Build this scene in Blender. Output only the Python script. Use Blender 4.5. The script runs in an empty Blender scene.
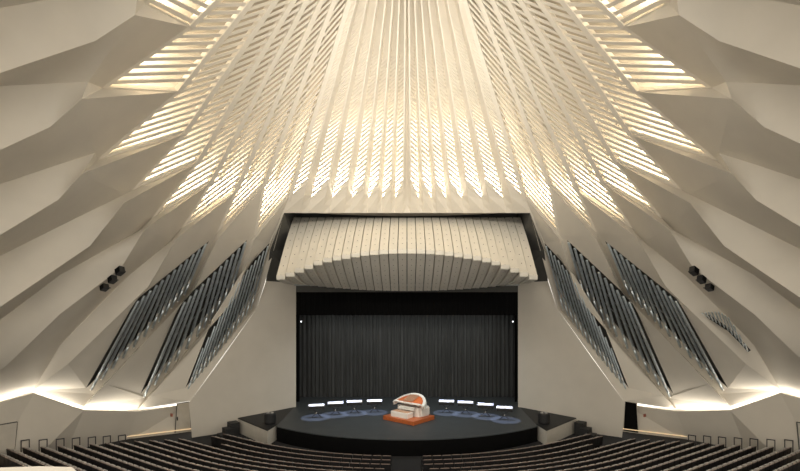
import bpy, bmesh, math, random
import numpy as np
from mathutils import Vector, Matrix
from mathutils.geometry import tessellate_polygon
random.seed(7)
C = bpy.context.scene.collection
scn = bpy.context.scene
PI = math.pi

# ---------------------------------------------------------------- camera
F = 500.0; AX = 407.0; HY = 300.0; CZ = 9.2
cam_d = bpy.data.cameras.new('camera'); cam = bpy.data.objects.new('camera', cam_d); C.objects.link(cam)
cam.location = (0, 0, CZ); cam.rotation_euler = (PI/2, 0, 0)
cam_d.sensor_width = 36; cam_d.lens = F/800*36
cam_d.shift_x = -(AX-400)/800; cam_d.shift_y = (HY-235.5)/800
cam_d.clip_end = 300
scn.camera = cam
# ---------------------------------------------------------------- world + exposure
w = bpy.data.worlds.new('world'); scn.world = w; w.use_nodes = True
bg = w.node_tree.nodes['Background']; bg.inputs[0].default_value = (1.0, .93, .825, 1); bg.inputs[1].default_value = 1.3
vs = scn.view_settings
vs.view_transform = 'Standard'; vs.look = 'None'; vs.gamma = 1; vs.use_curve_mapping = False; vs.exposure = 0.0
WARM = (1.0, .91, .76); WHITE = (1.0, .93, .82); FILL = (1.0, .92, .80)

def aim(o, d, up='Y'):
    o.rotation_euler = Vector(d).to_track_quat('-Z', up).to_euler()
def area(name, loc, d, sx, sy, power, col, spread=PI, up='Y'):
    l = bpy.data.lights.new(name, 'AREA'); l.shape = 'RECTANGLE'; l.size = sx; l.size_y = sy
    l.energy = power; l.color = col; l.spread = spread
    o = bpy.data.objects.new(name, l); C.objects.link(o); o.location = loc; aim(o, d, up); return o
def strip(name, a, b, d, width, power, col, spread=PI):
    """a lamp strip laid from a to b, shining along d"""
    a = Vector(a); b = Vector(b); x = (b-a).normalized(); z = -(Vector(d) - x*Vector(d).dot(x)).normalized(); y = z.cross(x)
    l = bpy.data.lights.new(name, 'AREA'); l.shape = 'RECTANGLE'; l.size = (b-a).length; l.size_y = width
    l.energy = power; l.color = col; l.spread = spread
    o = bpy.data.objects.new(name, l); C.objects.link(o)
    m = Matrix((x, y, z)).transposed().to_4x4(); m.translation = (a+b)/2; o.matrix_world = m; return o

area('overhead_fill', (0, 3, CZ+17), (0, .55, -1), 14, 8, 1150, FILL)  # unseen fill added overhead to brighten the walls
area('facade_fill', (0, 12, CZ+9), (0, 1, .14), 8, 1.0, 680, FILL, spread=1.2)  # unseen fill added to light the facade from the front
def spot(name, loc, tgt, power, ang, blend, col, r=.1):
    l = bpy.data.lights.new(name, 'SPOT'); l.energy = power; l.spot_size = ang; l.spot_blend = blend; l.color = col; l.shadow_soft_size = r
    o = bpy.data.objects.new(name, l); C.objects.link(o); o.location = loc; aim(o, Vector(tgt)-Vector(loc)); return o

# ---------------------------------------------------------------- the hall's base surface
_cf = np.polyfit([-12, -6, 0, 7.5, 14, 20.7], [23.2, 21, 18.6, 14.2, 8, 0], 3)
def rad(z): return float(np.polyval(_cf, z))
CY = 20.0
def P(px, py, Y): return Vector(((px-AX)/F*Y, Y, CZ+(HY-py)/F*Y))
_cache = {}
def depth(px, py):
    k = (round(px, 2), round(py, 2))
    if k in _cache: return _cache[k]
    a = (px-AX)/F; b = (HY-py)/F
    def g(t): return math.hypot(a*t, t-CY) - rad(b*t)
    t1 = 60.0; t = t1
    while t > 2 and g(t) > 0: t -= .25
    lo, hi = t, t+.25
    for _ in range(30):
        m = (lo+hi)/2
        if g(m) > 0: hi = m
        else: lo = m
    _cache[k] = lo
    return lo
def B(px, py, off=0.0):
    """pixel on the shell, moved off metres further from (+) or nearer to (-) the hall's middle"""
    Y = depth(px, py); p = P(px, py, Y)
    d = (p-Vector((0, 0, CZ))).normalized()
    return p + d*off
def outward(p):
    zz = p.z-CZ; dr = (rad(zz+.2)-rad(zz-.2))/.4
    h = Vector((p.x, p.y-CY, 0)).normalized()
    return Vector((h.x, h.y, -dr)).normalized()
def mir(v, s): return Vector((v.x*(-s), v.y, v.z))     # s=-1 keeps the left side, s=+1 mirrors to the right

# ---------------------------------------------------------------- materials
def mat(name, col, rough=.7, metal=0, noise=.04, scale=3, emit=None, es=1, bump=0, spec=None, stretch=None):
    m = bpy.data.materials.new(name); m.use_nodes = True
    nt = m.node_tree; b = nt.nodes['Principled BSDF']
    b.inputs['Roughness'].default_value = rough; b.inputs['Metallic'].default_value = metal
    if spec is not None: b.inputs['Specular IOR Level'].default_value = spec
    tc = nt.nodes.new('ShaderNodeTexCoord'); n = nt.nodes.new('ShaderNodeTexNoise'); n.inputs['Scale'].default_value = scale
    n.inputs['Detail'].default_value = 5
    if stretch:
        mp = nt.nodes.new('ShaderNodeMapping'); mp.inputs['Scale'].default_value = stretch
        nt.links.new(tc.outputs['Object'], mp.inputs[0]); nt.links.new(mp.outputs[0], n.inputs['Vector'])
    else: nt.links.new(tc.outputs['Object'], n.inputs['Vector'])
    r = nt.nodes.new('ShaderNodeValToRGB'); r.color_ramp.elements[0].position = .3; r.color_ramp.elements[1].position = .7
    r.color_ramp.elements[0].color = tuple(max(0, c*(1-noise)) for c in col)+(1,)
    r.color_ramp.elements[1].color = tuple(min(1, c*(1+noise)) for c in col)+(1,)
    nt.links.new(n.outputs['Fac'], r.inputs[0]); nt.links.new(r.outputs[0], b.inputs['Base Color'])
    if bump:
        bp = nt.nodes.new('ShaderNodeBump'); bp.inputs['Strength'].default_value = bump; bp.inputs['Distance'].default_value = .02
        nt.links.new(n.outputs['Fac'], bp.inputs['Height']); nt.links.new(bp.outputs[0], b.inputs['Normal'])
    if emit:
        b.inputs['Emission Color'].default_value = emit+(1,); b.inputs['Emission Strength'].default_value = es
    return m
M = dict(
    plaster=mat('plaster', (.60, .555, .475), .85, noise=.03, scale=.8),
    cream=mat('cream_paint', (.66, .61, .52), .7, noise=.02, scale=1.5),
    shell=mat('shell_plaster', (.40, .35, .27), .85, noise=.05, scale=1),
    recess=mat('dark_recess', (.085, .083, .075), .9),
    black=mat('black_paint', (.012, .012, .012), .6),
    blackcloth=mat('black_velvet', (.004, .004, .004), .95, spec=.1),
    curtain=mat('grey_curtain', (.065, .066, .064), .95, noise=.25, scale=2, stretch=(6, 6, .2), spec=.1),
    stage=mat('stage_floor', (.050, .056, .058), .55, noise=.1, scale=1.5),
    carpet=mat('dark_carpet', (.012, .013, .015), .95, noise=.3, scale=20),
    pipe=mat('pipe_metal', (.60, .66, .68), .33, .8, noise=.12, scale=4),
    pipecap=mat('pipe_tip', (.75, .72, .66), .4, .3),
    rack=mat('rack_metal', (.32, .33, .32), .5, .5),
    white=mat('white_lacquer', (.82, .80, .74), .35, noise=.02),
    boxwhite=mat('white_painted_board', (.62, .58, .50), .6),
    wood=mat('orange_wood', (.52, .13, .035), .35, noise=.25, scale=6, stretch=(1, 6, 6)),
    woodlight=mat('warm_grille_wood', (.45, .27, .17), .5, noise=.2, scale=14),
    door=mat('door_paint', (.50, .46, .39), .6),
    seatblack=mat('black_seat_shell', (.010, .009, .009), .55, noise=.2),
    seatcap=mat('brown_seat_edge', (.24, .18, .15), .45),
    seatpad=mat('grey_seat_fabric', (.42, .40, .37), .85, noise=.15, scale=12),
    rail=mat('dark_rail', (.03, .025, .025), .5),
    sign=mat('red_sign', (.35, .12, .08), .5),
    lamp=mat('warm_lamp_strip', (.9, .8, .6), .5, emit=(1, .66, .34), es=.55),
    led=mat('lamp_lens', (1, 1, 1), .5, emit=(.9, .95, 1), es=3),
)
def panel_material():
    m = mat('cream_drilled_panel', (.70, .66, .57), .6, noise=.03, scale=2)
    nt = m.node_tree; b = nt.nodes['Principled BSDF']; src = b.inputs['Base Color'].links[0].from_socket
    tc = nt.nodes.new('ShaderNodeTexCoord'); sp = nt.nodes.new('ShaderNodeSeparateXYZ'); nt.links.new(tc.outputs['Object'], sp.inputs[0])
    def mth(op, a, v=None, b2=None):
        n = nt.nodes.new('ShaderNodeMath'); n.operation = op
        if isinstance(a, (int, float)): n.inputs[0].default_value = a
        else: nt.links.new(a, n.inputs[0])
        if v is not None:
            if isinstance(v, (int, float)): n.inputs[1].default_value = v
            else: nt.links.new(v, n.inputs[1])
        return n.outputs[0]
    ax = mth('SUBTRACT', sp.outputs[0], .0); ax2 = mth('MULTIPLY', ax, ax)
    fy = mth('MULTIPLY', mth('SUBTRACT', mth('FRACT', mth('MULTIPLY', sp.outputs[1], 1.6)), .5), .625); fy2 = mth('MULTIPLY', fy, fy)
    hole = mth('LESS_THAN', mth('ADD', ax2, fy2), .0011)
    mx = nt.nodes.new('ShaderNodeMix'); mx.data_type = 'RGBA'
    nt.links.new(hole, mx.inputs[0]); nt.links.new(src, mx.inputs[6]); mx.inputs[7].default_value = (.14, .12, .1, 1)
    nt.links.new(mx.outputs[2], b.inputs['Base Color'])
    return m
M['panel'] = panel_material()

# ---------------------------------------------------------------- mesh helpers
class MB:
    def __init__(s): s.v = []; s.f = []
    def add(s, vs, fs):
        n = len(s.v); s.v += [tuple(v) for v in vs]; s.f += [tuple(i+n for i in f) for f in fs]; return s
    def quadstrip(s, A, Bq):
        for i in range(len(A)-1): s.add([A[i], A[i+1], Bq[i+1], Bq[i]], [(0, 1, 2, 3)])
        return s
    def box(s, c, d, rz=0):
        cx, cy, cz = c; hx, hy, hz = d[0]/2, d[1]/2, d[2]/2
        ca, sa = math.cos(rz), math.sin(rz)
        vs = [(cx+x*ca-y*sa, cy+x*sa+y*ca, cz+z) for z in (-hz, hz) for x, y in ((-hx, -hy), (hx, -hy), (hx, hy), (-hx, hy))]
        return s.add(vs, [(3, 2, 1, 0), (4, 5, 6, 7), (0, 1, 5, 4), (1, 2, 6, 5), (2, 3, 7, 6), (3, 0, 4, 7)])
    def beam(s, a, b, n, wd, dp, d0=0.0):
        """rectangular bar from a to b; n = outward direction; wd across, dp outward, starting d0"""
        a = Vector(a); b = Vector(b); d = (b-a).normalized(); n = (n-d*n.dot(d)).normalized(); c = d.cross(n)*(wd/2)
        vs = []
        for p in (a, b):
            vs += [p-c+n*d0, p+c+n*d0, p+c+n*(d0+dp), p-c+n*(d0+dp)]
        return s.add(vs, [(3, 2, 1, 0), (4, 5, 6, 7), (0, 1, 5, 4), (1, 2, 6, 5), (2, 3, 7, 6), (3, 0, 4, 7)])
    def tube(s, pts, rs, n=10, cap=True):
        pts = [Vector(p) for p in pts]; rings = []
        for i, p in enumerate(pts):
            d = (pts[min(i+1, len(pts)-1)]-pts[max(i-1, 0)]).normalized()
            u = d.cross(Vector((0, 0, 1)));
            if u.length < 1e-3: u = Vector((1, 0, 0))
            u.normalize(); v = d.cross(u); rings.append([p+(u*math.cos(2*PI*k/n)+v*math.sin(2*PI*k/n))*rs[i] for k in range(n)])
        base = len(s.v)
        for r in rings: s.v += [tuple(q) for q in r]
        for i in range(len(rings)-1):
            for k in range(n):
                k2 = (k+1) % n
                s.f.append((base+i*n+k, base+i*n+k2, base+(i+1)*n+k2, base+(i+1)*n+k))
        if cap:
            s.f.append(tuple(base+k for k in reversed(range(n)))); s.f.append(tuple(base+(len(rings)-1)*n+k for k in range(n)))
        return s
    def prism(s, poly, z0, z1):
        n = len(poly); vs = [(x, y, z0) for x, y in poly]+[(x, y, z1) for x, y in poly]
        return s.add(vs, [tuple(reversed(range(n))), tuple(range(n, 2*n))]+[(i, (i+1) % n, (i+1) % n+n, i+n) for i in range(n)])
    def build(s, name, m, parent=None, smooth=False, bevel=0, loc=None):
        me = bpy.data.meshes.new(name); me.from_pydata(s.v, [], s.f); me.materials.append(m)
        bm = bmesh.new(); bm.from_mesh(me); bmesh.ops.recalc_face_normals(bm, faces=bm.faces)
        if bevel: bmesh.ops.bevel(bm, geom=bm.edges[:], offset=bevel, segments=2, affect='EDGES', profile=.5)
        bm.to_mesh(me); bm.free()
        if smooth:
            for p in me.polygons: p.use_smooth = True
        o = bpy.data.objects.new(name, me); C.objects.link(o)
        if loc is not None:
            me.transform(Matrix.Translation(-Vector(loc))); o.location = loc
        if parent: o.parent = parent
        return o
def struct(o): o['kind'] = 'structure'; return o
def tag(o, label, cat, group=None):
    o['label'] = label; o['category'] = cat
    if group: o['group'] = group
    return o
def empty(name, loc, rz=0):
    o = bpy.data.objects.new(name, None); C.objects.link(o); o.location = loc; o.rotation_euler = (0, 0, rz); o.empty_display_size = .2; return o
def copy_tree(o, parent=None):
    c = o.copy(); C.objects.link(c); c.parent = parent
    for ch in o.children: copy_tree(ch, c)
    return c
ORD = ['zeroth', 'first', 'second', 'third', 'fourth', 'fifth', 'sixth', 'seventh', 'eighth', 'ninth', 'tenth', 'eleventh', 'twelfth', 'thirteenth',
       'fourteenth', 'fifteenth', 'sixteenth', 'seventeenth', 'eighteenth', 'nineteenth', 'twentieth', 'twenty-first', 'twenty-second', 'twenty-third',
       'twenty-fourth', 'twenty-fifth', 'twenty-sixth', 'twenty-seventh', 'twenty-eighth', 'twenty-ninth', 'thirtieth']

# ---------------------------------------------------------------- fold net of the side walls (left half; mirrored for the right)
APY = -192.0
def L(o0, y): return AX + o0*(y-APY)/192.0           # a rib line running to the apex
T = {1: (255, 235), 2: (218, 232), 3: (182, 228), 4: (152, 218), 5: (133, 190), 6: (98, 160), 7: (103, 88), 8: (145, 4), 9: (172, -60)}
Cn = {0: (290, 195), 1: (264, 185), 2: (235, 193), 3: (210, 184), 4: (197, 163), 5: (183, 135), 6: (178, 92), 7: (190, 27), 8: (200, -40), 9: (230, -90)}
R = {0: [(284, 213, 0), (266, 279, .5), (257, 308, 'w'), (189, 403, 'w')],
     1: [(254, 240, -.3), (236, 298, -.6), (150, 396, -.0), (138, 409, .3)],
     2: [(217, 240, -.4), (192, 292, -.8), (105, 384, -.1), (83, 407, .3)],
     3: [(177, 238, -.5), (148, 287, -1.0), (68, 364, -.1), (34, 390, 1.75)],
     4: [(145, 229, -.5), (121, 268, -1.2), (60, 314, -.9), (6, 366, .1), (-40, 402, 2.2)],
     5: [(124, 203, -.5), (90, 246, -1.3), (0, 307, -1.4), (-100, 372, -1.2)],
     6: [(82, 174, -.6), (58, 200, -1.4), (0, 235, -1.4), (-100, 296, -1.2)],
     7: [(82, 99, -.6), (50, 127, -1.4), (0, 150, -1.4), (-100, 198, -1.2)],
     8: [(135, 15, -.6), (95, 41, -1.4), (0, 73, -1.4), (-100, 108, -1.2)],
     9: [(150, -85, -.6), (95, -60, -1.2), (0, -45, -1.2), (-100, -28, -1.0)]}
V = {0: [(281, 216, .2), (270, 247, .5), (253, 312, .5), (189.5, 401, .25)],
     1: [(250, 242, .4), (232, 297, .6), (147, 398, .5), (138.5, 408, .35)],
     2: [(212, 243, .4), (188, 297, .7), (94, 394, .6), (83.5, 406, .35)],
     3: [(171, 241, .4), (128, 276, .8), (60, 345, .8), (34, 389, 1.8)],
     4: [(140, 230, .4), (60, 275, .9), (20, 305, .9), (-40, 350, .9), (-100, 402, 2.2)],
     5: [(125, 194, .3), (60, 226, .9), (6, 253, 1.0), (-100, 305, 1.0)],
     6: [(95, 153, .3), (60, 164, .9), (0, 184, 1.0), (-100, 216, 1.0)],
     7: [(88, 82, .3), (60, 83, .9), (0, 86, 1.0), (-100, 91, 1.0)],
     8: [(138, -8, .3), (90, -8, .9), (0, 8, 1.0), (-100, 30, 1.0)]}
LOW = [(190, 404), (138, 411.5), (84, 410), (34, 393), (0, 402), (-50, 402), (-100, 398)]
# openings for the pipe clusters (in facets D3, D2, D1)
HOLE = {3: [(209, 241), (182.5, 291), (89.5, 385), (86, 388), (136, 300)],
        2: [(247, 240), (226, 291), (143.5, 390), (140.5, 394), (181, 302)],
        1: [(269.5, 243), (248.5, 305), (187.5, 385), (185.5, 388), (212, 320), (240, 275)]}

_b = P(192, 437, 33.2); _m = (38.3-_b.y)/((296-AX)/F*38.3-_b.x)
def wall_off(px, py):
    Y = (38.3-_m*(296-AX)/F*38.3)/(1-_m*(px-AX)/F); d = math.sqrt(1+((px-AX)/F)**2+((HY-py)/F)**2); return (Y-depth(px, py))*d
R[0] = [(x, y, wall_off(x, y) if o == 'w' else o) for x, y, o in R[0]]
V[0] = [(281, 216, .1), (270, 247, .5), (254, 310, R[0][2][2]+.15), (189.5, 401, R[0][3][2]+.05)]
def facet(mb, poly, holes=None):
    """poly: (px,py,off) ring, holes likewise -> world triangles"""
    rings = [poly]+(holes or [])
    flat = [v for r in rings for v in r]
    tris = tessellate_polygon([[Vector((x, y, 0)) for x, y, _ in r] for r in rings])
    mb.add([B(x, y, o) for x, y, o in flat], [tuple(t) for t in tris])
def strips(mb, A, Bq, n=8):
    """ruled band between two polylines, resampled"""
    def rs(Lp):
        d = [0]
        for i in range(1, len(Lp)): d.append(d[-1]+math.dist(Lp[i][:2], Lp[i-1][:2]))
        return d
    mb.quadstrip([B(*a) for a in A], [B(*b) for b in Bq])

def plane_off(px, py, a, b, c):
    """offset that puts the pixel on the plane a,b,c"""
    n = (b-a).cross(c-a).normalized(); o = Vector((0, 0, CZ)); d = (P(px, py, 1)-o).normalized()
    t = (a-o).dot(n)/d.dot(n); base = (P(px, py, depth(px, py))-o).length
    return max(-2.5, min(2.5, t-base))
for k in range(2, 10):      # big dark facets are flat: their corner points lie on one plane
    a, b, c = B(*Cn[k-1]), B(*T[k-1]), B(*R[k][1])
    R[k][0] = (*R[k][0][:2], plane_off(*R[k][0][:2], a, b, c)); V[k-1][0] = (*V[k-1][0][:2], plane_off(*V[k-1][0][:2], a, b, c))
    if k > 3: V[k-1][1] = (*V[k-1][1][:2], max(.2, plane_off(*V[k-1][1][:2], a, b, c)))
def resample(Lp, n):
    if len(Lp) == n: return list(Lp)
    Lp = list(Lp)
    while len(Lp) < n:
        j = max(range(len(Lp)-1), key=lambda i: math.dist(Lp[i][:2], Lp[i+1][:2]))
        Lp.insert(j+1, tuple((a+b)/2 for a, b in zip(Lp[j], Lp[j+1])))
    return Lp
wall = MB(); wallf = MB(); rec = MB()
def ruled(mb, A, Bq, nu=4, nv=5):
    n = max(len(A), len(Bq)); A = [B(*p) for p in resample(A, n)]; Bq = [B(*p) for p in resample(Bq, n)]
    rows = []
    for i in range(n-1):
        for u in range(nu+(i == n-2)):
            t = u/nu; a = A[i].lerp(A[i+1], t); b = Bq[i].lerp(Bq[i+1], t); rows.append([a.lerp(b, v/nv) for v in range(nv+1)])
    vs = [p for r in rows for p in r]; w_ = nv+1
    mb.add(vs, [(i*w_+j, i*w_+j+1, (i+1)*w_+j+1, (i+1)*w_+j) for i in range(len(rows)-1) for j in range(nv)])
HL = {}
for k in range(1, 10):
    if k <= 8:
        ruled(wall, V[k], R[k])
        facet(wallf, [V[k][0], (*T[k], 0), (*Cn[k-1], 0), R[k][0]])
    Tp = (*T[k-1], 0) if k > 1 else (284, 213, 0)
    if k not in HOLE:
        ruled(wall, R[k], V[k-1]); facet(wallf, [R[k][0], (*Cn[k-1], 0), Tp, V[k-1][0]])
    else:
        a, b, c = (B(*Cn[k-1]), B(*Tp[:2]), B(*R[k][1])) if k > 1 else (B(*R[1][1]), B(*V[0][1]), B(270, 200))
        hz = []
        for j, (x, y) in enumerate(HOLE[k]):
            # lie between the two fold lines at that height
            def at(Lp):
                for p, q in zip(Lp, Lp[1:]):
                    if p[1] <= y <= q[1]: t = (y-p[1])/(q[1]-p[1]); return (p[0]+(q[0]-p[0])*t, p[2]+(q[2]-p[2])*t)
                return (Lp[0][0], Lp[0][2]) if y < Lp[0][1] else (Lp[-1][0], Lp[-1][2])
            r_, v_ = at(R[k]), at(V[k-1]); t = (x-r_[0])/(v_[0]-r_[0]+1e-6); hz.append((x, y, r_[1]+(v_[1]-r_[1])*min(1, max(0, t))))
        HL[k] = hz
        nl = {3: (0, 4, 3), 2: (0, 4, 3), 1: (0, 5, 4, 3)}[k]; nr = {3: (0, 1, 2), 2: (0, 1, 2), 1: (0, 1, 2)}[k]
        left_ = [hz[i] for i in nl]; right_ = [hz[i] for i in nr]
        ruled(wall, R[k][:-1] if k > 1 else R[k][:-1], left_)
        ruled(wall, right_, V[k-1][:-1])
        facet(wallf, [R[k][0], (*Cn[k-1], 0), Tp, V[k-1][0], hz[0]])
        facet(wallf, [left_[-1], right_[-1], V[k-1][-2], V[k-1][-1], R[k][-1], R[k][-2]])
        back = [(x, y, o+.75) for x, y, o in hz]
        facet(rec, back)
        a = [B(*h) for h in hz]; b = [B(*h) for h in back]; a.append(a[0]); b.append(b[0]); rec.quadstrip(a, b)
# L0 strip between V0 and R0
ruled(wall, V[0], R[0])
# extra skirt of the folded wall going down behind the low wall
foot = [(189, 403, 0), (138.5, 408.5, .33), (83.5, 406.5, .33), (34, 389.5, 1.78), (-40, 402, 2.2), (-100, 402, 2.2)]
fv = [B(*p) for p in foot]; wallf.quadstrip(fv, [v+Vector((v.x, v.y-CY, 0)).normalized()*.9+Vector((0, 0, -.9)) for v in fv])
facet(wallf, [(34, 389, 1.8), (-40, 402, 2.2), (-100, 402, 2.2), (-40, 402.5, 2.2)])

def both(mb, name, m, smooth=False):
    out = []
    for s, nm in ((-1, 'left'), (1, 'right')):
        q = MB(); q.v = [tuple(mir(Vector(v), s)) for v in mb.v]; q.f = list(mb.f)
        out.append(struct(q.build(name.replace('SIDE', nm), m, smooth=smooth)))
    return out
both(wall, 'wall_SIDE', M['plaster'], smooth=True)
both(wallf, 'wall_SIDE_folds', M['plaster'])
both(rec, 'wall_SIDE_recess', M['recess'])

# ---------------------------------------------------------------- outer shell behind the slats
sh = MB(); NTH = 48; NZ = 22
grid = []
for j in range(NZ+1):
    row = []
    for i in range(NTH+1):
        th = -1.15*PI/2+(2.3*PI/2)*i/NTH; z0 = 5.4 if abs(th) < .60 else 2.4
        zz = z0+(20.6-z0)*j/NZ; rr = max(.2, rad(zz)+1.5)
        row.append(Vector((rr*math.sin(th), CY+rr*math.cos(th), CZ+zz+.8)))
    grid.append(row)
for j in range(NZ): sh.quadstrip(grid[j], grid[j+1])
sh.add([tuple(v) for v in grid[-1]], [tuple(range(NTH+1))])
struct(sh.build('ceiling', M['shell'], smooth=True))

# ---------------------------------------------------------------- slatted bays
YTOP = -165.0
def rib_px(o0, y0, y1=YTOP, step=2.0):
    out = []; y = y0
    while y > y1: out.append((L(o0, y), y)); y -= step
    return out
def o0_of(p): return (p[0]-AX)*192.0/(p[1]-APY)
LO = {k: o0_of(Cn[k]) for k in Cn}
SL = {1: -1.15, 2: -.97, 3: -.75, 4: -.58, 5: -.43, 6: -.32, 7: -.03, 8: .5, 9: .7}
PITCH = .46
slats = MB(); ribs = MB()
def inter(q, s, polyline):
    """intersection of the leftward line from q with slope s and a px polyline"""
    for a, b in zip(polyline, polyline[1:]):
        fa = (a[1]-q[1]) - s*(a[0]-q[0]); fb = (b[1]-q[1]) - s*(b[0]-q[0])
        if fa*fb <= 0 and abs(fa-fb) > 1e-9:
            t = fa/(fa-fb); x = a[0]+(b[0]-a[0])*t
            if x < q[0]-.3: return (x, a[1]+(b[1]-a[1])*t)
    return None
for k in range(1, 10):
    right = rib_px(LO[k-1], Cn[k-1][1])
    left = [T[k], Cn[k]] + rib_px(LO[k], Cn[k][1])[1:]
    acc = PITCH*.6; prev = B(*right[0])
    for i in range(1, len(right)):
        p = B(*right[i]); d = (p-prev).length
        n = 0
        while acc <= d:
            t = acc/d; q = (right[i-1][0]+(right[i][0]-right[i-1][0])*t, right[i-1][1]+(right[i][1]-right[i-1][1])*t)
            e = inter(q, SL[k], left)
            if e:
                a = B(*e); b = B(*q); 
                rd = (B(*right[min(i+1, len(right)-1)])-prev).normalized(); sn = rd.cross((b-a).normalized()).length
                slats.beam(a, b, outward((a+b)/2), .42*PITCH*sn, .05+.04*sn)
            acc += PITCH
        acc -= d; prev = p
    # rib between bay k and k+1, in pieces that follow the curve
    rp = rib_px(LO[k], Cn[k][1], step=12)
    for a, b in zip(rp, rp[1:]):
        A, Bb = B(*a), B(*b); fac = max(.35, min(1, (b[1]-APY)/200))
        ribs.beam(A, Bb, outward(A), .22*fac+.03, .30, -.08)
    # a beam behind the slats, half way across
    mid = [((L(LO[k], y)+L(LO[k-1], y))/2, y) for y in range(int(min(Cn[k][1], Cn[k-1][1])), int(YTOP), -14)]
    for a, b in zip(mid, mid[1:]):
        A, Bb = B(*a), B(*b); ribs.beam(A, Bb, outward(A), .10, .3, .50)
    # a border bar along the slanting left end of the bay
    A, Bb = B(*T[k]), B(*Cn[k]); ribs.beam(A, Bb, outward(A), .16, .3, -.03)
    A, Bb = B(*T[k]), B(*Cn[k-1]); ribs.beam(A, Bb, outward(A), .14, .3, -.03)
rp = rib_px(LO[0], 200, step=12)
for a, b in zip(rp, rp[1:]):
    A, Bb = B(*a), B(*b); ribs.beam(A, Bb, outward(A), .24, .42, -.12)
both(slats, 'ceiling_slats_SIDE', M['cream'])
both(ribs, 'ceiling_ribs_SIDE', M['cream'])

# ---------------------------------------------------------------- pleated facade over the stage
SE = [0, 11.7, 24.3, 38.3, 54, 73.7, 94.6, 117]
fac = MB(); fsl = MB()
for i in range(7):
    so, si = -SE[i+1], -SE[i]                      # outer (left) and inner seam, offsets at y=192
    sr = so+(si-so)*.68                            # ridge
    def FX(o, y): return AX+o*(y-APY)/384.0
    yt_s, yt_r = 199.0, 178.0
    edge_seam = .0 if i < 6 else 0
    # plain face from ridge to inner seam
    ys = [213, 205, 196, 178]+list(range(160, int(YTOP), -20))
    def ro(y): return -.28*min(1, max(0, (213-y)/22.0))*min(1, (y-APY)/250+.15)
    def so_(y): return .12*min(1, max(0, (213-y)/16.0))
    A = [B(FX(sr, y), y, ro(y)) for y in ys]; Bq = [B(FX(si, y), y, so_(y)) for y in ys]
    fac.quadstrip(A, Bq)
    # closed foot of the slatted face
    rowA = [B(FX(so, 213), 213, 0), B(FX(so, yt_s), yt_s, so_(yt_s) if i < 6 else 0)]
    rowB = [B(FX(sr, 213), 213, 0), B(FX(sr, yt_r), yt_r, ro(yt_r))]
    fac.add([rowA[0], rowB[0], B(FX(sr, 196), 196, ro(196)), rowB[1], rowA[1]], [(0, 1, 2), (0, 2, 4), (4, 2, 3)])
    # ridge lath
    for a, b in zip(ys[3:], ys[4:]):
        A_ = B(FX(sr, a), a, ro(a)); B_ = B(FX(sr, b), b, ro(b)); fac.beam(A_, B_, outward(A_), .09*max(.4, (a+192)/384)+.02, .16, -.02)
    # slats: from the seam up to the ridge
    y = yt_s; cnt = 0
    while y > YTOP+10:
        x0 = FX(so, y); wdt = FX(sr, y)-x0; y2 = y-wdt*.95
        a = B(x0, y, so_(y) if i < 6 else 0); b = B(FX(sr, y2), y2, ro(y2))
        fsl.beam(a, b, outward(a), .115, .06)
        y -= 5.4*max(.35, (y-APY)/384)
both(fac, 'wall_front_SIDE', M['cream'])
both(fsl, 'wall_front_slats_SIDE', M['cream'])

# lintel underside over the stage opening, its shade put into the dark colour
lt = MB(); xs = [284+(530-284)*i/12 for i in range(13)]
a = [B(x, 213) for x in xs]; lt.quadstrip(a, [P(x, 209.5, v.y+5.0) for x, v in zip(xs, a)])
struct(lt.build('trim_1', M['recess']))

# ---------------------------------------------------------------- plaster walls beside the stage
SZ = CZ-8.2                                       # stage floor height
def floor_z(Rr): return .1+.045*max(0, Rr-15.9)
pw = MB(); rv = MB()
Xi = (296-AX)/F*38.3; b5 = P(192, 437, 33.2); b5.z = 0
def onwall(px, py):
    m = (38.3-b5.y)/(Xi-b5.x); a = (px-AX)/F      # Y = 38.3 + m (X - Xi), X = aY
    Y = (38.3-m*Xi)/(1-m*a); return P(px, py, Y)
ed = [onwall(257, 308), onwall(222, 358), onwall(189, 403), onwall(192, 437)]; ed[-1].z = 0
side = [B(284, 213), B(270, 250, -.2)]
inn = [Vector((Xi, 38.3, CZ+(HY-y)/F*38.3)) for y in (213, 250, 283, 308)]
w283 = onwall(266, 281)
pw.add([w283]+ed+[Vector((Xi, 38.3, 0)), inn[2]], [(0, 1, 2, 3, 4, 5, 6)])
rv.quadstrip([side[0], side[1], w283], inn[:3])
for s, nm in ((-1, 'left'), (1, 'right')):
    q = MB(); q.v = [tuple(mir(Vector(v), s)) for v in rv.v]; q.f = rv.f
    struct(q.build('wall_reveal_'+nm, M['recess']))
# wall continues up behind the canopy
for s, nm in ((-1, 'left'), (1, 'right')):
    q = MB(); q.v = [tuple(mir(Vector(v), s)) for v in pw.v]; q.f = pw.f
    struct(q.build('wall_stage_'+nm, M['plaster']))
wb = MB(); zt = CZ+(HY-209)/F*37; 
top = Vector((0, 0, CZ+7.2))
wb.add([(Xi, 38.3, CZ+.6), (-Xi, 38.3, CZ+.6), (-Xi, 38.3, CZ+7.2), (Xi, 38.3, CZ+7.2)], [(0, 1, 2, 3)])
struct(wb.build('wall_back', M['recess']))

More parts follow.
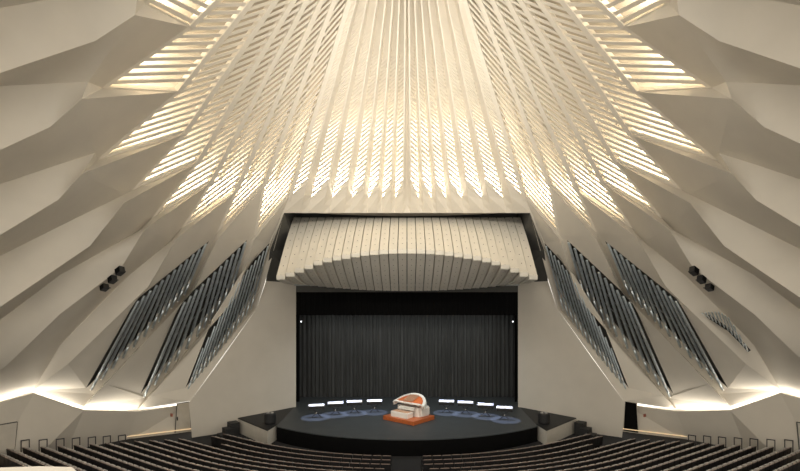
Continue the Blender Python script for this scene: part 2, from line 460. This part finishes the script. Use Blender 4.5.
# ---------------------------------------------------------------- low wall with cove, doors
lw = MB(); topi = []; boti = []
BOT = [(192, 437), (124, 442.5), (65, 447), (30, 452), (-10, 458), (-60, 466), (-110, 470)]
for (tx, ty), (bx, by), lo in zip(LOW, BOT, [-.35, -.35, -.1, 1.25, 1.6, 1.6, 1.6]):
    t = B(tx, ty, lo); topi.append(t)
    Y = t.y; zf = .1+.045*(math.hypot(t.x, 42.5-t.y)-15.9)
    b = P(bx, by, Y*.995); b.z = min(zf, b.z) if False else zf-.3; boti.append(b)
lw.quadstrip(topi, boti)
cap = []
for t in topi:
    h = Vector((t.x, t.y-CY, 0)).normalized(); cap.append(t+h*.10)
lw.quadstrip(topi, cap); lw.quadstrip(cap, [c+Vector((0, 0, -.12)) for c in cap])
both(lw, 'wall_low_SIDE', M['plaster'])
base = MB()
for a, b in zip(boti[:5], boti[1:6]):
    za = Vector((a.x, a.y, a.z+.42)); zb = Vector((b.x, b.y, b.z+.42)); h = Vector((-(a.x), -(a.y-CY), 0)).normalized()
    base.beam(za+h*.03, zb+h*.03, h, .05, .05)
both(base, 'baseboard_SIDE', M['lamp'])

# cove lamps in the trough behind the low wall, one per wall segment
for s in (-1, 1):
    for i in range(5):
        a, b = topi[i], topi[i+1]
        ha = Vector((a.x, a.y-CY, 0)).normalized(); a2 = a+ha*.22+Vector((0, 0, -.10)); b2 = b+ha*.22+Vector((0, 0, -.10))
        a2 = a2.lerp(b2, .04); b2 = b2.lerp(a2, .04)
        strip('cove_lamp', mir(a2, s), mir(b2, s), mir(ha*.25+Vector((0, 0, 1)), s), .12, 42*(b2-a2).length/3, WHITE)
    # bay lamps between slats and shell
    for k in range(1, 9):
        a = B(*T[k]); b = B(*Cn[k-1]); n = outward((a+b)/2)
        up = (B(L(LO[k-1], Cn[k-1][1]-60), Cn[k-1][1]-60)-b).normalized()
        a2 = a.lerp(b, .08)+n*.75+up*.1; b2 = a.lerp(b, .85)+n*.75+up*.1
        strip('bay_lamp', mir(a2, s), mir(b2, s), mir(up+n*.55, s), .15, {7: 420, 8: 460, 6: 400}.get(k, 330), WARM)
# facade lamps; the upper strip is added to carry the glow higher
for s in (-1, 1):
    a = B(290, 196)+Vector((0, .75, 0)); b = B(406, 196)+Vector((0, .75, 0))
    strip('facade_strip', mir(a, s), mir(b, s), (0, .5, 1), .2, 1500, WARM)
    a = B(FX(-110, 150), 150); b = B(FX(-1, 150), 150); n = outward(b)
    strip('facade_strip', mir(a+n*.8, s), mir(b+n*.8, s), (0, .2, 1), .2, 300, WARM)

# doors in the low wall (left one closed, right one open and dark)
def wallpt(u, s, seg=0, inset=.04):
    a, b = boti[seg], boti[seg+1]; p = a.lerp(b, u); h = Vector((-(p.x), -(p.y-CY), 0)).normalized()
    return mir(p+h*inset, s)
def lean(z, u, s, seg, inset):
    a, b = boti[seg].lerp(boti[seg+1], u), topi[seg].lerp(topi[seg+1], u)
    t = (z-a.z)/(b.z-a.z); p = a.lerp(b, t); h = Vector((-(p.x), -(p.y-CY), 0)).normalized(); return mir(p+h*inset, s)
def door(name, s, seg, u0, u1, z0, z1, m, open_=False):
    mb = MB()
    q = [lean(z0, u0, s, seg, .03), lean(z0, u1, s, seg, .03), lean(z1, u1, s, seg, .03), lean(z1, u0, s, seg, .03)]
    q2 = [lean(z0, u0, s, seg, -.03), lean(z0, u1, s, seg, -.03), lean(z1, u1, s, seg, -.03), lean(z1, u0, s, seg, -.03)]
    mb.add(q+q2, [(0, 1, 2, 3), (7, 6, 5, 4), (0, 4, 5, 1), (1, 5, 6, 2), (2, 6, 7, 3), (3, 7, 4, 0)])
    o = struct(mb.build(name, m))
    fr = MB()
    for a, b in ((0, 3), (3, 2), (2, 1)):
        fr.beam(q[a], q[b], mir(Vector((-(q[0].x)*s*-1, 0, 0)), 1) if False else (q[1]-q[0]).cross(q[3]-q[0]).normalized(), .05, .04)
    f = fr.build('door_frame', M['recess'] if not open_ else M['door'], o)
    if not open_:
        h = MB(); p = q[0].lerp(q[1], .85); p.z += .95; h.box(p, (.05, .05, .25)); h.build('door_handle', M['rail'], o)
    return o
zf0 = boti[0].z+.3
door('door_1', -1, 0, .02, .27, zf0, zf0+1.95, M['door'])
door('door_2', 1, 0, .02, .27, zf0, zf0+2.0, M['blackcloth'], True)
zf3 = boti[3].z+.3
door('door_3', -1, 3, .45, .95, zf3, zf3+2.15, M['door'])
door('door_4', 1, 3, .45, .95, zf3, zf3+2.15, M['door'])
for s, lab in ((-1, 'small red sign plate on the low wall beside the closed left door'), (1, 'small red sign plate on the low wall beside the open dark doorway')):
    mb = MB(); p = lean(zf0+1.25, .36 if s < 0 else .40, s, 0, .05); mb.box(p, (.22, .06, .2), .6*s)
    tag(mb.build('sign_plate', M['sign'], loc=p), lab, 'sign')
for s, lab in ((-1, 'small curved lamp fixed above the closed door at the left wall corner'), (1, 'small curved lamp fixed above the open doorway at the right wall corner')):
    mb = MB(); p = mir(B(186, 400, -.5), s)+Vector((0, -.1, .1)); mb.tube([p+Vector((-.3, 0, -.06)), p+Vector((-.1, 0, .03)), p+Vector((.1, 0, .03)), p+Vector((.3, 0, -.06))], [.04]*4)
    tag(mb.build('wall_lamp', M['door'], loc=p), lab, 'lamp')

# ---------------------------------------------------------------- audience floor and stage
fl = MB(); NA = 48; rads = [12.5, 15.2, 18, 21, 24, 27, 31, 38]
g = [[Vector((Rr*math.sin(t), 42.5-Rr*math.cos(t), floor_z(Rr)-.1)) for t in [-1.25+2.5*i/NA for i in range(NA+1)]] for Rr in rads]
for j in range(len(g)-1): fl.quadstrip(g[j], g[j+1])
struct(fl.build('floor', M['carpet']))
# stage platform: disc front + rear rectangle
RS = 13.1; a0 = math.asin(8.5/RS)
arc = [(RS*math.sin(t), 42.5-RS*math.cos(t)) for t in [-a0+2*a0*i/40 for i in range(41)]]
poly = arc+[(8.9, 38.3), (9.6, 38.4), (9.6, 42.9), (-9.6, 42.9), (-9.6, 38.4), (-8.9, 38.3)]
st = MB(); st.prism(poly, SZ-.06, SZ); struct(st.build('floor_stage', M['stage']))
st = MB(); st.prism([(x*.998, 42.5+(y-42.5)*.998) for x, y in poly], -.1, SZ-.06); struct(st.build('wall_stage_apron', M['blackcloth']))
# stage box: side walls, ceiling, rear
sb = MB(); W = 9.5
sb.add([(-W, 38.35, 0), (-W, 43, 0), (-W, 43, CZ+2), (-W, 38.35, CZ+2)], [(0, 1, 2, 3)])
sb.add([(W, 38.35, 0), (W, 43, 0), (W, 43, CZ+2), (W, 38.35, CZ+2)], [(0, 1, 2, 3)])
sb.add([(-W, 43, 0), (W, 43, 0), (W, 43, CZ+2), (-W, 43, CZ+2)], [(0, 1, 2, 3)])
sb.add([(-W, 38.35, CZ+1.5), (W, 38.35, CZ+1.5), (W, 43, CZ+1.5), (-W, 43, CZ+1.5)], [(0, 1, 2, 3)])
struct(sb.build('wall_stage_rear', M['blackcloth']))

# curtain
def cloth(name, x0, x1, Y, z0, z1, pleat, amp, m, hem=0):
    mb = MB(); n = int((x1-x0)/.04); A = []; Bq = []
    for i in range(n+1):
        x = x0+(x1-x0)*i/n; ph = x/pleat*2*PI; y = Y+amp*math.sin(ph+.8*math.sin(x*1.7))+amp*.35*math.sin(2.3*ph+x)
        A.append(Vector((x, y, z0+hem*random.random()))); Bq.append(Vector((x, Y+(y-Y)*.7, z1)))
    mb.quadstrip(A, Bq); back = [v+Vector((0, .03, 0)) for v in A]; backB = [v+Vector((0, .03, 0)) for v in Bq]
    mb.quadstrip(back, backB)
    return mb.build(name, m)
ztop = CZ-(315-HY)/F*39
tag(cloth('stage_curtain', -9.25, 9.25, 42.2, SZ+.02, CZ+.9, .36, .10, M['curtain']), 'dark grey pleated curtain hanging across the back of the stage', 'curtain')
tag(cloth('black_border_curtain', -8.85, 8.85, 39.3, CZ-1.2, CZ+1.3, .5, .03, M['blackcloth']), 'black border curtain hanging across top of the stage opening', 'curtain')
for s, lab in ((-1, 'narrow black side drape at the left edge of the stage'), (1, 'narrow black side drape at the right edge of the stage')):
    x = s*9.0
    tag(cloth('side_drape', min(x-.35, x+.35), max(x-.35, x+.35), 40.2, SZ+.02, CZ+1.2, .25, .05, M['blackcloth']), lab, 'curtain', 'black side drapes')

# wing platforms and the monitors on them
for s, sd in ((-1, 'left'), (1, 'right')):
    pts = [P(238, 418, 34.74), P(294, 407.4, 38.2), P(279, 423, 33.3), P(267.5, 430, 31.5)]
    poly = [(mir(p, s).x, p.y) for p in pts]
    root = empty('wing_platform', (poly[0][0], poly[0][1], 0))
    tag(root, 'white sided block with black top beside the %s end of the stage' % sd, 'platform', 'stage wing platforms')
    q = MB().prism(poly, -.05, SZ-.05); b = q.build('side_panel', M['boxwhite'])
    cx = sum(p[0] for p in poly)/4; cy = sum(p[1] for p in poly)/4
    q = MB().prism([(cx+(x-cx)*1.01, cy+(y-cy)*1.01) for x, y in poly], SZ-.05, SZ+.01); t = q.build('top', M['black'])
    for o in (b, t): o.parent = root; o.matrix_parent_inverse = Matrix.Translation(-Vector(root.location))
    m0 = P(270, 424, 33.2); m0 = mir(m0, s); m0.z = SZ+.012
    r = empty('stage_monitor', m0); tag(r, 'black round monitor with pale top on the %s wing platform' % sd, 'speaker', 'monitors on the wing platforms')
    q = MB(); q.tube([(0, 0, 0), (0, 0, .08), (0, 0, .62), (0, 0, .68)], [.34, .38, .38, .34], 20); q.build('housing', M['black'], r)
    for dx in (-.13, .13):
        q = MB(); q.tube([(dx, 0, .68), (dx, 0, .74), (dx, 0, .76)], [.11, .10, .04], 12); q.build('top_cap', M['seatpad'], r)
    # dark steps between wing and seats
    q = MB()
    for k in range(3):
        p = mir(P(234.5-5*k, 421.5+3.2*k, 34.3-.55*k), s); hh = SZ-.12-.25*k
        q.box((p.x, p.y-.2, hh/2), (.75, .6, hh), s*.9)
    st_ = q.build('stage_steps', M['black']); tag(st_, 'short flight of black steps at the outer end of the %s wing platform' % sd, 'steps', 'stage steps')

# ---------------------------------------------------------------- canopy over the stage
can = empty('acoustic_canopy', (0, 34, CZ+1)); tag(can, 'cream canopy of bent drilled panels hanging above the stage', 'canopy')
lipy = [274.5, 271.6, 267.5, 264, 260.2, 257.3, 255.4, 253.8, 252.2, 251, 250, 249.2, 248.8, 248.6]
PW = 9.36/F*31.5
for j in range(28):
    i = j if j < 14 else 27-j
    xc = (j-13.5)*PW
    ly = lipy[i]; yb = 284+7*(1-((13.5-i)/13.5)**2)
    Yt, Yl, Yb = 36.3, 31.5, 36.6
    zt_ = CZ+(HY-217.5)/F*Yt; zl = CZ+(HY-ly)/F*Yl; zl2 = CZ+(HY-ly-5.5)/F*Yl; zb_ = CZ+(HY-yb)/F*Yb
    prof = [(Yt, zt_)]
    for q in range(1, 5):      # slight belly in the upper face
        t = q/5; prof.append((Yt+(Yl+.12-Yt)*t, zt_+(zl-zt_)*t + .18*math.sin(PI*t)))
    prof += [(Yl+.12, zl), (Yl+.02, zl-.03), (Yl, zl-.09), (Yl, zl2+.06), (Yl+.04, zl2+.01), (Yl+.12, zl2)]
    for q in range(1, 5):
        t = q/5; prof.append((Yl+.12+(Yb-Yl-.12)*t, zl2+(zb_-zl2)*t - .12*math.sin(PI*t)))
    prof += [(Yb, zb_), (Yb, zb_+.3), (Yl+.55, (zl+zl2)/2), (Yt, zt_-.3)]
    n = len(prof); x0, x1 = -PW/2+.026, PW/2-.026
    mb = MB(); vs_ = [(x0, y, z) for y, z in prof]+[(x1, y, z) for y, z in prof]
    tris = tessellate_polygon([[Vector((y, z, 0)) for y, z in prof]])
    mb.add(vs_, [tuple(t) for t in tris]+[tuple(n+a for a in reversed(t)) for t in tris]+[(a, (a+1) % n, (a+1) % n+n, a+n) for a in range(n)])
    o = mb.build('canopy_panel', M['panel'], can)
    o.location = (xc, -34, -(CZ+1))
q = MB(); q.beam((-8.2, 36.0, CZ+4.2), (8.2, 36.0, CZ+4.2), Vector((0, 0, 1)), .15, .15); q.beam((-8.2, 36.45, CZ+1.1), (8.2, 36.45, CZ+1.1), Vector((0, 1, 0)), .12, .12)
o = q.build('canopy_frame', M['rack'], can); o.location = (0, -34, -(CZ+1))

# ---------------------------------------------------------------- organ pipes
def lerp2(pts, t):
    u = t*(len(pts)-1); i = min(int(u), len(pts)-2); f = u-i
    return (pts[i][0]+(pts[i+1][0]-pts[i][0])*f, pts[i][1]+(pts[i+1][1]-pts[i][1])*f)
CL = {  # tops, bottoms, count, radius
    'outer': ([(206, 243.5), (138.5, 301)], [(184.2, 295), (149, 332), (91, 390)], 12, .085),
    'middle': ([(245.5, 242), (185, 302)], [(230, 295), (197, 337), (144, 397)], 11, .092),
    'inner': ([(268, 246), (242, 277), (203, 348)], [(250.5, 310), (218, 353), (187.5, 391)], 14, .064),
}
def pipe(a, b, r, name='organ_pipe'):
    """a = top, b = foot tip"""
    d = a-b; Ln = d.length; u = d/Ln; root = empty(name, b)
    q = MB(); fl_ = min(.9, .22*Ln); z = lambda t: u*t
    q.tube([z(fl_), z(fl_+.02), z(Ln-.04), z(Ln)], [r*.9, r, r, r*.9], 12); bd = q.build('pipe_body', M['pipe'], root, smooth=False)
    for p in bd.data.polygons: p.use_smooth = len(p.vertices) == 4
    q = MB(); q.tube([z(.05), z(fl_*.5), z(fl_)], [r*.75, r*.88, r*.95], 12); ft = q.build('pipe_foot', M['pipe'], root)
    for p in ft.data.polygons: p.use_smooth = len(p.vertices) == 4
    q = MB(); q.tube([z(-.02), z(.06)], [r*.75, r*.8], 10); q.build('pipe_tip', M['pipecap'], root)
    side = Vector((0, -1, -.3)); side = (side-u*side.dot(u)).normalized()
    q = MB(); q.beam(z(fl_+.05)+side*r*.8, z(fl_+.28)+side*r*.8, side, r*.9, .03); q.build('pipe_mouth', M['pipecap'], root)
    return root
LSIDE = {-1: 'left', 1: 'right'}
for s in (-1, 1):
    for cn, (tp, bt, n, r) in CL.items():
        for i in range(n):
            t = i/(n-1); a = lerp2(tp, t); b = lerp2(bt, t); kk = {'outer': 3, 'middle': 2, 'inner': 1}[cn]; oo = HL[kk][0][2]*(1-t)+HL[kk][3][2]*t; oa = lerp2([(h[2], 0) for h in ([HL[kk][0], HL[kk][-1]] if kk > 1 else [HL[kk][0], HL[kk][5], HL[kk][4]])], t)[0]; ob = lerp2([(h[2], 0) for h in (HL[kk][1], HL[kk][2])], t)[0]
            A = mir(B(a[0], a[1], oa+.0), s); Bb = mir(B(b[0], b[1], ob-.28), s)
            o = pipe(A, Bb, r)
            side = LSIDE[s]
            tag(o, 'silver organ pipe in the %s %s cluster, %s counting down from its top' % (cn, side, ORD[i+1]), 'organ pipe', 'organ pipes of the %s %s cluster' % (cn, side))
        for ty_ in (.32, .68):
            A0 = Vector(lerp2(tp, 0)+(0,)).lerp(Vector(lerp2(bt, 0)+(0,)), ty_); A1 = Vector(lerp2(tp, 1)+(0,)).lerp(Vector(lerp2(bt, 1)+(0,)), ty_ if ty_ < .5 else .45)
            q = MB(); pa = mir(B(A0.x, A0.y, .02), s); pb = mir(B(A1.x, A1.y, .02), s)
            q.beam(pa, pb, mir(outward(B(A0.x, A0.y)), s), .045, .05)
            tag(q.build('pipe_rail', M['rack'], loc=pa), '%s thin grey rail across the pipes of the %s %s cluster' % ('upper' if ty_ < .5 else 'lower', cn, side), 'rail', 'rails across the pipe clusters')
# fan of small horizontal pipes on the right wall only
FT = [(702, 313), (711, 312), (720, 312), (729, 318), (745, 344)]; FB = [(707, 317), (716, 323), (727, 330), (738, 341), (748, 352)]
for i in range(12):
    t = i/11; a = lerp2(FT, t); b = lerp2(FB, t)
    la = B(2*AX-a[0], a[1], -.95); lb = B(2*AX-b[0], b[1], -.55)
    o = pipe(mir(la, 1), mir(lb, 1), .035)
    tag(o, 'small slim pipe in the fan high on the right wall, %s from its left end' % ORD[i+1], 'organ pipe', 'slim pipes in the fan on the right wall')
q = MB()
for i in range(12):
    t0, t1 = i/12, (i+1)/12
    def fp(t): x, y = lerp2(FB, t); return mir(B(2*AX-x, y, -.50), 1)
    q.beam(fp(t0), fp(t1), Vector((0, 0, 1)), .22, .16)
tag(q.build('pipe_shelf', M['black']), 'dark curved shelf holding the small pipe fan on the right wall', 'shelf')

# wall loudspeakers
for s in (-1, 1):
    for k, (x, y, w_) in enumerate([(120, 271, .42), (112.5, 279.5, .38), (104.5, 287.5, .34)]):
        p = mir(B(x, y, -1.5), s)
        o = empty('wall_speaker', p, s*.4); o.rotation_euler = (math.radians(-12), math.radians(28)*s, s*.4)
        q = MB(); q.box((0, 0, 0), (w_, .30, w_*.9)); q.build('cabinet', M['black'], o, bevel=.02)
        q = MB(); q.box((0, -.16, 0), (w_*.84, .02, w_*.74)); q.build('grille', M['blackcloth'], o)
        q = MB(); q.tube([(0, .1, 0), (0, .32, .05)], [.03, .03], 8); q.build('bracket', M['rail'], o)
        tag(o, 'small black loudspeaker on the %s wall, %s of a row of three' % (LSIDE[s], ['topmost', 'middle', 'lowest'][k]), 'speaker', 'small wall loudspeakers')
for s in (-1, 1):
    p = mir(P(301.5, 321.5, 38.6), s); q = MB(); q.box((p.x, p.y, p.z), (.16, .2, .2)); o = q.build('stage_lamp', M['black'], loc=p)
    q = MB(); q.box((0, -.11, 0), (.09, .02, .09)); q.build('lens', M['led'], o)
    tag(o, 'tiny lit lamp hanging at the %s edge of the stage opening' % LSIDE[s], 'lamp', 'tiny lamps at the edges of the stage')

# ---------------------------------------------------------------- the eight desks and the console
def make_desk():
    r = empty('keyboard_stand', (0, 0, 0))
    q = MB(); q.add([(-.55, -.10, .76), (.55, -.10, .76), (.55, .08, .87), (-.55, .08, .87), (-.55, -.10, .73), (.55, -.10, .73), (.55, .08, .84), (-.55, .08, .84)],
                    [(0, 1, 2, 3), (7, 6, 5, 4), (0, 4, 5, 1), (1, 5, 6, 2), (2, 6, 7, 3), (3, 7, 4, 0)])
    q.build('white_panel', M['white'], r)
    q = MB(); q.box((0, -.0, .62), (1.08, .14, .22)); q.build('body', M['black'], r)
    for sx in (-1, 1):
        q = MB(); q.tube([(-.26*sx, .0, .02), (.26*sx, .0, .52)], [.02, .02], 8); q.build('leg', M['rail'], r)
        q = MB(); q.tube([(.28*sx, -.22, .02), (.28*sx, .22, .02)], [.018, .018], 8); q.build('foot_bar', M['rail'], r)
    q = MB(); q.tube([(0, -.05, .27), (0, .05, .27)], [.035, .035], 10); q.build('pivot', M['pipecap'], r)
    return r
desk0 = make_desk()
DP = [(316.5, 416.5), (335.5, 413.8), (354.5, 412.3), (374.5, 411.5), (446.5, 412), (465.5, 413.2), (485.5, 415.6), (504.5, 419)]
names = ['leftmost of the four left of the organ console', 'second from the left, left of the organ console', 'third from the left, left of the organ console', 'nearest one left of the organ console',
         'nearest one right of the organ console', 'second one right of the organ console', 'third one right of the organ console', 'rightmost of the four right of the organ console']
desks = []
for i, (px, py) in enumerate(DP):
    Y = 8.2*F/(py-HY); X = (px-AX)/F*Y
    o = desk0 if i == 0 else copy_tree(desk0)
    o.location = (X, Y, SZ); o.rotation_euler = (0, 0, -X*.035)
    tag(o, 'white topped desk on black legs, '+names[i], 'stand', 'white topped desks in an arc on the stage'); desks.append((X, Y))
con = empty('organ_console', (.12, 34.3, SZ), 0)
con.rotation_euler = (0, 0, math.radians(-40))
tag(con, 'white and orange wood organ console on a wooden plinth at centre stage', 'organ console')
q = MB(); q.box((0, 0, .14), (2.7, 2.3, .27)); q.build('plinth', M['wood'], con, bevel=.02)
q = MB(); q.box((-.1, -.62, .46), (1.45, .62, .36)); b_ = q.build('bench', M['white'], con, bevel=.02)
q = MB(); q.box((-.1, -.62, .655), (1.28, .48, .04)); q.build('bench_top', M['woodlight'], b_, bevel=.01)
q = MB(); q.prism([(-.85, .0), (.85, .0), (1.0, .35), (1.0, .95), (-1.0, .95), (-1.0, .35)], .27, .92); bd = q.build('body', M['white'], con)
q = MB(); q.box((.05, -.02, .76), (.26, .04, .26)); q.build('screen', M['recess'], bd)
for k in range(3):
    q = MB(); q.box((0, -.08-.08*k, .9-.07*k), (1.3, .2, .04)); q.build('keyboard', M['white'], bd)
def dshape(rx, ry, n=20):
    return [(rx*math.cos(t), ry*math.sin(t)) for t in [PI*i/n for i in range(n+1)]]
hood = empty('hood', (0, -.12, 1.10)); hood.parent = con; hood.rotation_euler = (math.radians(20), 0, 0)
def arch(mb, rx0, ry0, rx1, ry1, z0, z1, n=28, dz=lambda x: 0):
    A = dshape(rx1, ry1, n); I = dshape(rx0, ry0, n)
    for i in range(n):
        vs = []
        for (pt) in (A[i], A[i+1], I[i+1], I[i]):
            vs.append((pt[0], pt[1], z0+dz(pt[0])))
        for (pt) in (A[i], A[i+1], I[i+1], I[i]):
            vs.append((pt[0], pt[1], z1+dz(pt[0])))
        mb.add(vs, [(3, 2, 1, 0), (4, 5, 6, 7), (0, 1, 5, 4), (1, 2, 6, 5), (2, 3, 7, 6), (3, 0, 4, 7)])
dz = lambda x: .20*(1-(x/1.35)**2)-.1
q = MB(); arch(q, 1.16, .98, 1.36, 1.16, -.16, .10, dz=dz); q.build('rim', M['white'], hood)
q = MB(); arch(q, .34, .02, 1.16, .98, -.02, .05, dz=dz); q.build('lid', M['wood'], hood)
q = MB(); arch(q, .02, .01, .34, .02, -.02, .05, dz=dz)
for k in range(7):
    q.box((-.36+.12*k, .48, .19), (.05, .84, .05))
q.build('music_grille', M['woodlight'], hood)
q = MB(); q.box((0, -.02, -.02+.1), (2.35, .10, .10)); q.build('front_rail', M['white'], hood)
q = MB(); q.box((1.05, .45, .62), (.14, .9, .5)); q.build('side_cheek', M['white'], con, bevel=.03)
q = MB(); q.box((-.95, .45, .75), (.14, .9, .3)); q.build('side_cheek', M['white'], con, bevel=.03)

# blue stage spots over the desks, soft wash over the stage
for i, (X, Y) in enumerate(desks):
    spot('stage_spot', (X*.98, min(Y+2.6, 38.6), CZ-.4), (X, Y-.25, SZ), 3000, math.radians(15), .3, (.55, .65, 1.0), .02)
spot('console_spot', (-1.5, 30.0, CZ+.5), (.1, 34.3, SZ+.6), 1100, math.radians(17), .5, (1, .92, .8), .1)
area('stage_wash', (0, 34, CZ-.7), (0, .25, -1), 10, 2, 190, (.85, .95, 1.0), spread=2.4)
area('curtain_wash', (0, 39.8, CZ-1.3), (0, .45, -1), 16, .3, 110, (.9, .97, 1.0))

# ---------------------------------------------------------------- seats
XEND = {3: 180, 4: 166, 5: 151, 6: 136, 7: 122, 8: 107, 9: 92, 10: 76, 11: 60, 12: 43, 13: 25, 14: 9, 15: -8}
PHC = math.radians(34)
def row_R(i): return 15.9+.78*i if i <= 3 else 18.24+.62*(i-3)
def row_pos(i, l):
    """point l metres along the left half of row i, with the seat's turn"""
    Rr = row_R(i); lc = PHC*Rr; ph = min(l/Rr, PHC)
    x, y = -Rr*math.sin(ph), 42.5-Rr*math.cos(ph); t = max(0, l-lc)
    return x-t*math.cos(PHC), y+t*math.sin(PHC), ph
def row_len(i):
    if i < 3: return math.radians([45, 45, 38.8][i])*row_R(i)
    l = PHC*row_R(i)
    while True:
        x, y, _ = row_pos(i, l)
        if AX+x/y*F < XEND[i] or l > 40: return l
        l += .02
def make_seat():
    r = empty('theatre_seat', (0, 0, 0))      # faces +Y
    q = MB(); q.add([(-.25, -.06, .30), (.25, -.06, .30), (.25, -.13, .82), (-.25, -.13, .82), (-.25, .0, .30), (.25, .0, .30), (.25, -.06, .82), (-.25, -.06, .82)],
                    [(0, 1, 2, 3), (7, 6, 5, 4), (0, 4, 5, 1), (1, 5, 6, 2), (2, 6, 7, 3), (3, 7, 4, 0)])
    q.box((-.255, .12, .29), (.04, .38, .58)); q.box((0, .0, .15), (.1, .12, .3)); q.build('backrest', M['seatblack'], r)
    q = MB(); q.box((0, -.095, .83), (.42, .06, .022)); q.build('top_edge', M['seatcap'], r)
    q = MB(); q.box((0, .12, .58), (.40, .12, .38)); q.build('seat_pad', M['seatpad'], r, bevel=.03)
    return r
seat0 = make_seat(); used = False
rows = []
SW = .525
for i in range(16):
    l0 = .80; l1 = row_len(i); n = int((l1-l0)/SW)
    for s in (-1, 1):
        for k in range(n):
            l = l0+(k+.5)*SW if i < 3 else l1-(n-k-.5)*SW
            X, Y, ph = row_pos(i, l); X *= -s; z = floor_z(row_R(i))
            px = AX+X/Y*F; py = HY-(z+.85-CZ)/Y*F
            if px < -4 or px > 804 or py > 473: continue
            d = math.dist((X, Y, z), (0, 0, CZ))
            rows.append((d, i, s, k, n, X, Y, z, s*ph))
rows.sort()
for (d, i, s, k, n, X, Y, z, a) in rows[:300]:
    o = seat0 if not used else copy_tree(seat0); used = True
    o.location = (X, Y, z); o.rotation_euler = (0, 0, a)
    side = LSIDE[s]
    if i < 4: lab = 'black theatre seat, %s row from the stage, %s seat %s of the centre aisle' % (ORD[i+1], ORD[k+1], side)
    else: lab = 'black theatre seat, %s row from the stage, %s seat from the %s wall end' % (ORD[i+1], ORD[n-k], side)
    tag(o, lab, 'seat', 'theatre seats in curved rows')
rest = MB()
for (d, i, s, k, n, X, Y, z, a) in rows[300:]:
    m = Matrix.Translation((X, Y, z)) @ Matrix.Rotation(a, 4, 'Z')
    for ch in seat0.children:
        rest.add([m @ v.co for v in ch.data.vertices], [tuple(p.vertices) for p in ch.data.polygons])
if rows[300:]:
    o = rest.build('far_theatre_seats', M['seatblack']); o['kind'] = 'stuff'
    me = o.data; me.materials.append(M['seatcap']); me.materials.append(M['seatpad'])
    tag(o, 'black theatre seats of the front rows nearest the stage, small in view', 'seats')
    seq = []
    for ch in seat0.children:
        seq += [{'backrest': 0, 'top_edge': 1, 'seat_pad': 2}[ch.name.split('.')[0]]]*len(ch.data.polygons)
    for j, p in enumerate(me.polygons): p.material_index = seq[j % len(seq)]

# hoops at the wall ends of the rows
for s in (-1, 1):
    for j, i in enumerate(range(7, 15)):
        x_, y_, ph = row_pos(i, row_len(i)+.12)
        X = -s*x_; Y = y_; z = floor_z(row_R(i))-.05
        q = MB(); q.beam((0, -.15, 0), (0, -.15, 1.2), Vector((0, 1, 0)), .05, .05); q.beam((0, .20, 0), (0, .20, 1.2), Vector((0, 1, 0)), .05, .05)
        q.beam((0, -.15, 1.18), (0, .25, 1.18), Vector((0, 0, 1)), .05, .05)
        q2 = MB(); q2.v = q.v; q2.f = q.f
        o = q2.build('hoop_rail', M['rail']); o.location = (X, Y, z); o.rotation_euler = (0, 0, s*ph+s*.35)
        tag(o, 'dark metal hoop rail at the %s end of the seat rows, %s from the stage' % (LSIDE[s], ORD[j+1]), 'rail', 'hoop rails at the row ends')

# balcony parapet at the bottom left
q = MB()
a = [P(-60, 468, 5.2), P(0, 467.5, 5.2), P(40, 466.2, 5.3), P(72, 467, 5.35), P(80, 474, 5.3)]
b = [v+Vector((0, -.45, -.02)) for v in a]
q.quadstrip(a, b); q.quadstrip(a, [v+Vector((0, 0, -.9)) for v in a]); q.quadstrip(b, [v+Vector((0, 0, -.9)) for v in b])
struct(q.build('trim_2', M['plaster']))
